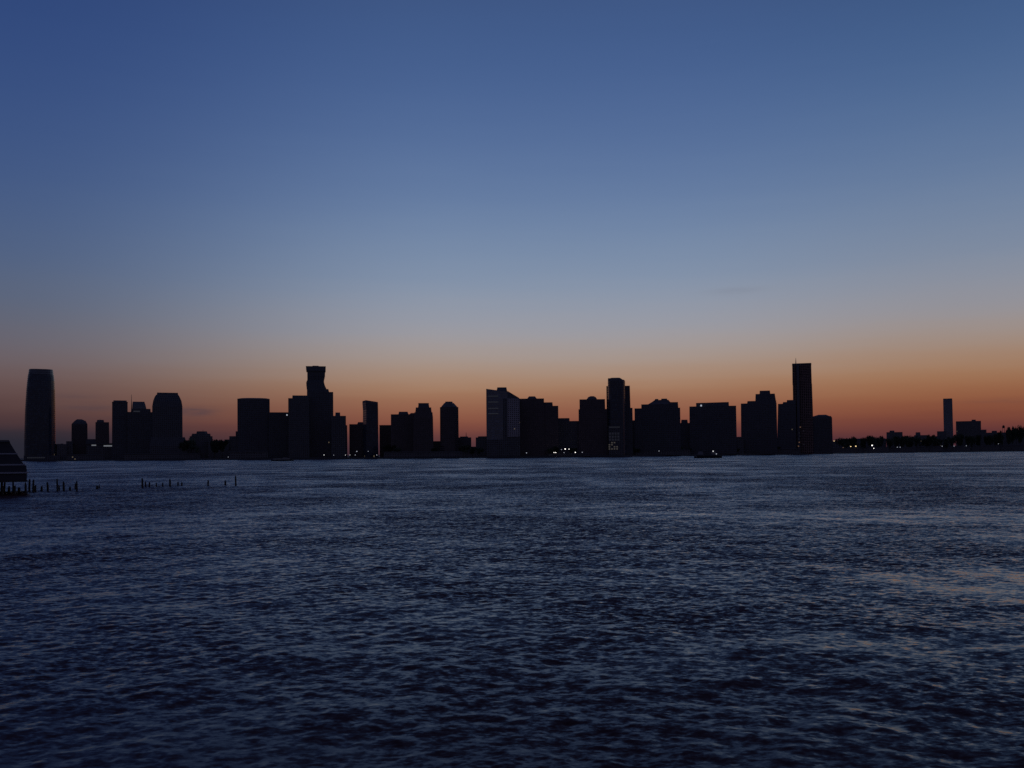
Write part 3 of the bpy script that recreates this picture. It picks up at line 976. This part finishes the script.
def boat(px0, px1, py_water, label, style):
    pc = (px0 + px1) / 2
    p = water_point(pc, py_water)
    R = math.hypot(p.x, p.y)
    L = R * (math.tan(azim(px1) - azim(px0)))
    a = azim(pc)
    root = empty('ferry' if style == 'ferry' else 'tugboat', (p.x, p.y, 0), -a)
    tag(root, label, 'boat')
    u = R / F  # metres per pixel here
    hb = L * 0.13
    rings = []
    N = 14
    for i in range(N + 1):
        t = i / N
        x = (t - 0.5) * L
        w = hb * min(1.0, 0.62 + 2.2 * t, 6 * (1 - t) ** 0.9 + 0.08)
        fb = u * (1.9 + 0.9 * max(0, t - 0.55) * 2) if style == 'tug' else u * (1.1 + 0.3 * t)
        w2 = w * 0.72
        rings.append([(x, -w, fb), (x, -w2, -0.8), (x, w2, -0.8), (x, w, fb)])
    MB().loft(rings).build('hull', M['hull'], root)
    dk = u * 1.2
    if style == 'ferry':
        m = MB().box(-0.40 * L, 0.33 * L, -hb * 0.8, hb * 0.8, dk, dk + u * 1.5)
        c = m.build('cabin', M['greyboat'], root)
        w = MB()
        for i in range(12):
            x = -0.38 * L + i * 0.058 * L
            w.box(x, x + 0.04 * L, -hb * 0.8 - 0.05, -hb * 0.8 + 0.02, dk + u * 0.5, dk + u * 1.1)
        w.build('window', M['win_faint'], c)
        MB().box(0.02 * L, 0.22 * L, -hb * 0.5, hb * 0.5, dk + u * 1.5, dk + u * 2.3).build('wheelhouse', M['greyboat'], root)
        MB().box(-0.42 * L, 0.0, -hb * 0.84, hb * 0.84, dk + u * 1.5, dk + u * 1.62).build('roof', M['roof'], root)
        MB().tube([(0.1 * L, 0, dk + u * 2.3), (0.1 * L, 0, dk + u * 3.3)], [0.12, 0.05], 6).build('mast', M['metal'], root)
    else:
        MB().box(-0.40 * L, 0.30 * L, -hb * 0.62, hb * 0.62, dk, dk + u * 2.2).build('cabin', M['pierwall'], root)
        MB().loft([[(-0.38 * L, -hb * .5, dk + u * 2.2), (-0.16 * L, -hb * .5, dk + u * 2.2), (-0.16 * L, hb * .5, dk + u * 2.2), (-0.38 * L, hb * .5, dk + u * 2.2)],
                   [(-0.34 * L, -hb * .4, dk + u * 5.2), (-0.19 * L, -hb * .4, dk + u * 5.4), (-0.19 * L, hb * .4, dk + u * 5.4), (-0.34 * L, hb * .4, dk + u * 5.2)]]).build('funnel_house', M['greyboat'], root)
        MB().box(0.12 * L, 0.29 * L, -hb * 0.5, hb * 0.5, dk + u * 2.2, dk + u * 5.0).build('wheelhouse', M['greyboat'], root)
        wh = root.children[-1]
        MB().box(0.13 * L, 0.28 * L, -hb * 0.5 - 0.06, -hb * 0.5, dk + u * 3.7, dk + u * 4.4).build('window', M['win_faint'], wh)
        MB().tube([(0.17 * L, 0, dk + u * 5.0), (0.17 * L, 0, dk + u * 7.0)], [0.16, 0.06], 6).build('mast', M['metal'], root)
        MB().ball((0.185 * L, -hb * 0.55, dk + u * 5.5), 0.55, 10, 6).build('masthead_lamp', M['lamp_mid'], root, True)
        MB().ball((0.30 * L, -hb * 0.66, dk + u * 2.8), 0.5, 10, 6).build('deck_lamp', M['lamp_dim'], root, True)
    return root


boat(271.0, 294.0, 461.0, 'low pale cabin ferry on the water below the wide slab tower', 'ferry')
boat(694.0, 722.0, 458.1, 'dark workboat with two deckhouses and a lamp, below the wide flat topped slab', 'tug')

# ------------------------------------------------------------------ pilings
PILES_NEAR = [  # px, base py, top py, width px
    (1.4, 494.4, 481.5, 2.2), (4.2, 493.6, 483.4, 1.8), (9.0, 494.0, 487.6, 2.4), (13.2, 493.0, 481.6, 1.6), (19.0, 493.2, 488.4, 2.6),
    (25.4, 492.8, 484.0, 1.7), (29.3, 492.8, 481.0, 2.0), (33.2, 493.6, 481.6, 1.9), (35.2, 493.0, 486.2, 1.9), (41.6, 492.6, 487.0, 2.0),
    (47.9, 492.6, 483.6, 2.0), (57.4, 492.8, 480.8, 1.7), (59.3, 491.8, 486.0, 1.6), (64.0, 492.2, 483.2, 2.0), (70.0, 491.8, 487.4, 2.2),
    (75.2, 490.6, 484.2, 1.5), (77.0, 493.0, 482.6, 1.6), (97.2, 490.3, 486.0, 2.4), (99.4, 489.8, 485.4, 1.2)]
PILES_FAR = [
    (142.6, 489.0, 479.4, 2.0), (145.6, 488.6, 482.4, 1.6), (149.4, 488.6, 483.0, 1.8), (156.4, 488.2, 483.4, 1.4), (162.8, 487.8, 483.2, 1.5),
    (170.0, 487.8, 480.0, 2.0), (178.0, 487.4, 482.2, 1.6), (181.8, 487.0, 482.8, 1.8), (208.0, 487.0, 480.6, 1.8), (225.4, 486.4, 481.2, 2.0),
    (235.8, 486.6, 476.8, 1.8)]


def pile_label(i, lst, near):
    px, pb, pt, w = lst[i]
    h = pb - pt
    if near:
        return None
    return None


def piling(px, pb, pt, w, label, group):
    pb, pt, w = pb - 1.3, pt + 0.4, w * 0.9
    p = water_point(px, pb)
    u = p.length / F
    h = (pb - pt) * u
    r = w * u / 2
    rr = random.Random(int(px * 10))
    lx, ly = rr.uniform(-0.05, 0.05) * h, rr.uniform(-0.05, 0.05) * h
    root = empty('piling', (p.x, p.y, 0), rr.uniform(0, 6))
    tag(root, label, 'piling', group)
    m = MB()
    pts = [(0, 0, -1.5), (lx * 0.3, ly * 0.3, h * 0.3), (lx * 0.7, ly * 0.7, h * 0.7), (lx, ly, h)]
    m.tube(pts, [r * 1.02, r * rr.uniform(0.92, 1.05), r * rr.uniform(0.88, 1.0), r * 0.86], 10)
    m.build('post', M['wood'], root)
    MB().tube([(lx, ly, h + 0.003), (lx + rr.uniform(-.05, .05), ly, h + rr.uniform(0.06, 0.16)), (lx + rr.uniform(-.1, .1), ly, h + rr.uniform(0.17, 0.3))],
              [r * 0.84, r * 0.6, r * 0.2], 8).build('broken_top', M['wood'], root)
    return root


near_labels = {
    97.2: 'short stubby piling standing apart, left one of the close pair right of the near row',
    99.4: 'thin stub close beside the stubby piling that stands apart right of the near row',
    77.0: 'tall piling at the right end of the near row',
    75.2: 'thinner piling touching the tall end piling of the near row',
    70.0: 'short stump between two taller pilings near the right end of the near row',
    64.0: 'medium piling left of the short stump near the right end of the near row',
    57.4: 'tall thin piling after the widest gap of the near row',
    59.3: 'half height piling touching the tall thin piling after the widest gap',
    47.9: 'single medium piling just left of the widest gap in the near row',
    41.6: 'short stump standing left of the single medium piling before the widest gap',
    35.2: 'half height piling leaning on a tall one right of the pier building corner',
    33.2: 'tall piling touching a half height one, right of the pier building corner',
    29.3: 'tallest piling just clear of the pier building corner',
    25.4: 'medium piling just under the right corner of the pier building',
    19.0: 'thick short stump under the right half of the pier building',
    13.2: 'thin tall piling under the middle of the pier building',
    9.0: 'thick short stump under the left part of the pier building',
    4.2: 'second piling from the left edge under the pier building',
    1.4: 'thick piling at the very left edge under the pier building',
}
far_labels = {
    142.6: 'tall piling at the left end of the farther row',
    145.6: 'short piling next to the tall left end piling of the farther row',
    149.4: 'third stump from the left in the farther row',
    156.4: 'thin low stump left of the middle of the farther row',
    162.8: 'low stump just left of the tall middle piling of the farther row',
    170.0: 'tall piling in the middle of the farther row',
    178.0: 'left one of two short stumps right of the tall middle piling of the farther row',
    181.8: 'right one of two short stumps right of the tall middle piling of the farther row',
    208.0: 'lone medium piling between two wide gaps in the farther row',
    225.4: 'short piling just left of the last tall piling of the farther row',
    235.8: 'last tall piling at the right end of the farther row',
}
for px, pb, pt, w in PILES_NEAR:
    piling(px, pb, pt, w, near_labels[px], 'old pier pilings in the near row')
for px, pb, pt, w in PILES_FAR:
    piling(px, pb, pt, w, far_labels[px], 'old pier pilings in the farther row')

# ------------------------------------------------------------------ pier building at the left edge
PR = 170.0
pa = azim(27.0)
pier = empty('pier_building', (PR * math.sin(pa), PR * math.cos(pa), 0), -pa + 0.03)
tag(pier, 'dark tiered building with sloping end and pale horizontal ledges on stilts at left edge', 'building')


def pt_at(px, py):
    R = PR / math.cos(azim(px, py) - pa)
    return PR * math.tan(azim(px, py) - pa), height_at(px, py, R)


def ptier(part, pl, prb, prt, yb, yt, mat, depth, dy=0.0, out=0.0):
    x0, _ = pt_at(pl, yb)
    xb, zb = pt_at(prb, yb)
    xt, zt = pt_at(prt, yt)
    xb += out
    xt += out
    m = MB()
    y0, y1 = dy - out, dy + depth + out
    m.loft([[(x0, y0, zb), (xb, y0, zb), (xb, y1, zb), (x0, y1, zb)], [(x0, y0, zt), (xt, y0, zt), (xt, y1, zt), (x0, y1, zt)]])
    return m.build(part, mat, pier)


ptier('deck', -110, 27.6, 27.6, 481.8, 480.4, M['wood'], 24)
ptier('lower_wall', -110, 26.8, 27.2, 480.3, 473.4, M['pierwall'], 22, 0.4)
ptier('ledge', -110, 27.4, 27.4, 473.3, 471.9, M['band'], 22, 0.3, 0.15)
ptier('middle_wall', -110, 27.0, 26.4, 471.8, 465.4, M['pierwall'], 22, 0.4)
ptier('ledge', -110, 24.6, 24.4, 465.3, 463.9, M['band'], 21, 0.5, 0.15)
ptier('upper_wall', -110, 23.6, 17.2, 463.8, 454.4, M['pierwall'], 20, 0.7)
ptier('ledge', -110, 17.0, 16.6, 454.3, 453.1, M['band'], 20, 0.7, 0.12)
ptier('roof_storey', -110, 16.4, 9.8, 453.0, 442.2, M['pierwall'], 18, 0.9)
ptier('roof', -110, 9.6, 8.2, 442.1, 440.0, M['roof'], 18, 0.8, 0.1)
for px in (-14, -6, 2.5, 15, 26):
    x, z = pt_at(px, 483)
    MB().tube([(x, 1.0, -1.5), (x, 1.0, 1.45)], [0.17, 0.15], 8).build('stilt', M['wood'], pier)

# ------------------------------------------------------------------ water
mt, t, p = new_mat('river_water')
g = t.node('ShaderNodeNewGeometry')
pos = g.outputs['Position']


def slope(scale, stretch, detail, rough=0.55, off=(0, 0, 0)):
    q = t.vm('MULTIPLY', t.vm('ADD', pos, off), stretch)
    nz = t.noise(q, scale, detail, rough)
    return t.vm('SUBTRACT', nz.outputs['Color'], (0.5, 0.5, 0.5))


# wind patches: broad streaks where the ripples stand higher or lower
pn = t.noise(t.vm('MULTIPLY', pos, (0.022, 0.022, 0.0)), 1.0, 3.0)
patch = t.smooth(pn.outputs[0], 0.35, 0.65, 0.62, 1.2)
pn2 = t.noise(t.vm('MULTIPLY', t.vm('ADD', pos, (31.0, 17.0, 0.0)), (0.11, 0.11, 0.0)), 1.0, 3.0)
patch = t.m('MULTIPLY', patch, t.smooth(pn2.outputs[0], 0.3, 0.7, 0.72, 1.2))
patch0 = patch
at = t.node('ShaderNodeAttribute', attribute_name='calm')
calm = at.outputs['Fac']
patch = t.m('MULTIPLY', patch, t.m('SUBTRACT', 1.0, t.m('MULTIPLY', calm, 0.78)))
s1 = t.vm('MULTIPLY', slope(7.0, (0.8, 1.2, 0.0), 3.0), (0.72, 0.80, 0.0))
s2 = t.vm('MULTIPLY', slope(2.6, (0.8, 1.25, 0.0), 3.0, 0.55, (5, 9, 0)), (0.74, 0.92, 0.0))
s3 = t.vm('MULTIPLY', slope(0.4, (0.8, 1.3, 0.0), 2.0, 0.5, (55, 19, 0)), (0.06, 0.10, 0.0))
ss = t.vm('SCALE', t.vm('ADD', t.vm('ADD', s1, s2), s3), patch)
at2 = t.node('ShaderNodeAttribute', attribute_name='chop')
biasv = t.vm('SCALE', (0.0, -1.0, 0.0), t.m('MULTIPLY', t.m('MULTIPLY', at2.outputs['Fac'], patch0), t.m('SUBTRACT', 1.0, calm)))
tot = t.vm('ADD', t.vm('ADD', g.outputs['Normal'], ss), t.vm('SCALE', biasv, 0.55))
# waves run before the wind with long low backs and short steep fronts
sp = t.node('ShaderNodeSeparateXYZ')
t.l.new(tot, sp.inputs[0])
cb = t.node('ShaderNodeCombineXYZ')
t.l.new(sp.outputs[0], cb.inputs[0])
t.l.new(sp.outputs[2], cb.inputs[2])
back = t.m('ADD', 0.25, t.m('MULTIPLY', calm, 0.5))
t.l.new(t.m('MINIMUM', sp.outputs[1], t.m('MULTIPLY', sp.outputs[1], back)), cb.inputs[1])
nrm = t.vm('NORMALIZE', t.vm('ADD', cb.outputs[0], t.vm('SCALE', biasv, 0.25)))
t.l.new(nrm, p.inputs['Normal'])
p.inputs['Base Color'].default_value = (0.052, 0.023, 0.024, 1)
p.inputs['Roughness'].default_value = 0.09
p.inputs['IOR'].default_value = 1.23
WATER = mt


def smoothstep(a, b, x):
    q = np.clip((x - a) / (b - a), 0, 1)
    return q * q * (3 - 2 * q)


NA, NR = 900, 1500
ang = np.linspace(math.radians(-41), math.radians(41), NA)
rad = np.exp(np.linspace(math.log(5.0), math.log(900.0), NR))
A, Rr = np.meshgrid(ang, rad)
X = (Rr * np.sin(A)).ravel()
Y = (Rr * np.cos(A)).ravel()
spacing = (Rr * max((ang[1] - ang[0]), math.log(rad[1] / rad[0]))).ravel()
DX = np.zeros_like(X)
DY = np.zeros_like(X)
DZ = np.zeros_like(X)
# calm slicks on the right, where the surface lies smoother


def slick(cx, cy, rx, ry, rot):
    c, s = math.cos(rot), math.sin(rot)
    u = ((X - cx) * c + (Y - cy) * s) / rx
    w = (-(X - cx) * s + (Y - cy) * c) / ry
    wob = 0.35 * np.sin(X * 0.9 + Y * 0.4) + 0.3 * np.sin(Y * 1.3 - X * 0.3 + 1.0) + 0.2 * np.sin(X * 2.1 + Y * 1.7)
    return np.clip(1.15 - np.sqrt(u * u + w * w) + 0.45 * wob, 0, 1)


calm_v = np.zeros_like(X)
for (px, py, rx, ry, rot, amt) in ((1015, 585, 10.0, 11.0, 0.3, 0.72), (990, 640, 5.5, 4.0, 0.1, 0.5), (850, 642, 3.0, 1.8, 0.0, 0.4), (670, 636, 1.8, 1.2, 0.1, 0.35),
                                   (930, 515, 24, 14, 0.2, 0.25), (940, 605, 9.0, 9.0, 0.2, 0.3), (720, 662, 3.0, 1.6, 0.0, 0.3)):
    q = water_point(px, py)
    calm_v = np.maximum(calm_v, amt * smoothstep(0.0, 1.0, slick(q.x, q.y, rx, ry, rot)))
NC = 150
wind = math.radians(-78)   # travelling towards the camera, a little to the right
lam = np.exp(rng.uniform(math.log(0.16), math.log(1.25), NC))
lam[:26] = np.exp(rng.uniform(math.log(2.0), math.log(9.0), 26))
dirs = wind + rng.normal(0, 1.1, NC)
sl = 0.11 * math.sqrt(2.0 / NC) * rng.uniform(0.6, 1.4, NC)
sl[:26] *= 0.7
ph = rng.uniform(0, 2 * math.pi, NC)
small_damp = 1.0 - 0.8 * calm_v
for i in range(NC):
    k = 2 * math.pi / lam[i]
    dx, dy = math.cos(dirs[i]), math.sin(dirs[i])
    fade = smoothstep(2.2, 4.5, lam[i] / spacing)
    amp = sl[i] / k * fade
    if lam[i] < 1.6:
        amp = amp * small_damp
    th = k * (X * dx + Y * dy) + ph[i]
    c, s = np.cos(th), np.sin(th)
    DZ += amp * s
    DX += amp * 0.75 * dx * c
    DY += amp * 0.75 * dy * c
# spreading wake swells on the right foreground
q = water_point(700, 690)
for (cx, cy, lamw, a0, width) in ((q.x - 6, q.y - 16, 1.5, 0.012, 5.0), (q.x + 14, q.y - 12, 1.8, 0.012, 7.0)):
    rr = np.hypot(X - cx, Y - cy)
    env = np.exp(-((rr - 16.0) / width) ** 2) * smoothstep(-4.0, 3.0, X)
    DZ += a0 * env * np.sin(2 * math.pi * rr / lamw)
edge = 1 - smoothstep(700, 880, Rr.ravel())
verts = np.stack([X + DX * edge, Y + DY * edge, DZ * edge], 1)
idx = np.arange(NA * NR).reshape(NR, NA)
q1 = np.stack([idx[:-1, :-1], idx[:-1, 1:], idx[1:, 1:], idx[1:, :-1]], -1).reshape(-1, 4)[:, ::-1]
# the rest of the sheet: out to the horizon, and round behind the camera
ang2 = np.linspace(math.radians(-41), math.radians(41), NA)
far_r = [900.0, 1200.0, 1800.0, 3000.0, 6000.0, 15000.0, 60000.0]
base = len(verts)
ext = []
for r in far_r[1:]:
    ext.append(np.stack([r * np.sin(ang2), r * np.cos(ang2), np.zeros(NA)], 1))
verts = np.concatenate([verts] + ext)
rows = [idx[-1]] + [base + i * NA + np.arange(NA) for i in range(len(far_r) - 1)]
qs = [q1]
for r0, r1 in zip(rows, rows[1:]):
    qs.append(np.stack([r0[:-1], r1[:-1], r1[1:], r0[1:]], -1)[:, ::1])
base = len(verts)
NB = 80
ang3 = np.linspace(math.radians(41), math.radians(360 - 41), NB)
rb = [5.0, 12, 30, 80, 200, 500, 900, 1800, 6000, 15000, 60000]
ext = [np.stack([r * np.sin(ang3), r * np.cos(ang3), np.full(NB, 0.0)], 1) for r in rb]
verts = np.concatenate([verts] + ext)
rows = [base + i * NB + np.arange(NB) for i in range(len(rb))]
for r0, r1 in zip(rows, rows[1:]):
    qs.append(np.stack([r0[:-1], r1[:-1], r1[1:], r0[1:]], -1))
quads = np.concatenate(qs)
me = bpy.data.meshes.new('river_water')
me.vertices.add(len(verts))
me.vertices.foreach_set('co', verts.astype(np.float32).ravel())
me.loops.add(quads.size)
me.loops.foreach_set('vertex_index', quads.astype(np.int32).ravel())
me.polygons.add(len(quads))
me.polygons.foreach_set('loop_start', np.arange(0, quads.size, 4, dtype=np.int32))
me.polygons.foreach_set('use_smooth', np.ones(len(quads), dtype=bool))
me.update(calc_edges=True)
att = me.attributes.new('calm', 'FLOAT', 'POINT')
cv = np.zeros(len(verts), dtype=np.float32)
cv[:NA * NR] = calm_v
att.data.foreach_set('value', cv)
# lean of the wave faces too small for the mesh: the wind drives their steep side this way
ch = me.attributes.new('chop', 'FLOAT', 'POINT')
dist = np.hypot(verts[:, 0], verts[:, 1])
ch.data.foreach_set('value', (0.13 + 0.2 * smoothstep(math.log(12.0), math.log(260.0), np.log(dist))).astype(np.float32))
# all faces look up
nz = np.zeros(len(quads) * 3, dtype=np.float32)
me.polygons.foreach_get('normal', nz)
print('water faces down:', int((nz.reshape(-1, 3)[:, 2] < 0).sum()), 'of', len(quads))
me.materials.append(WATER)
wo = bpy.data.objects.new('river_water', me)
COL.objects.link(wo)
tag(wo, kind='structure')
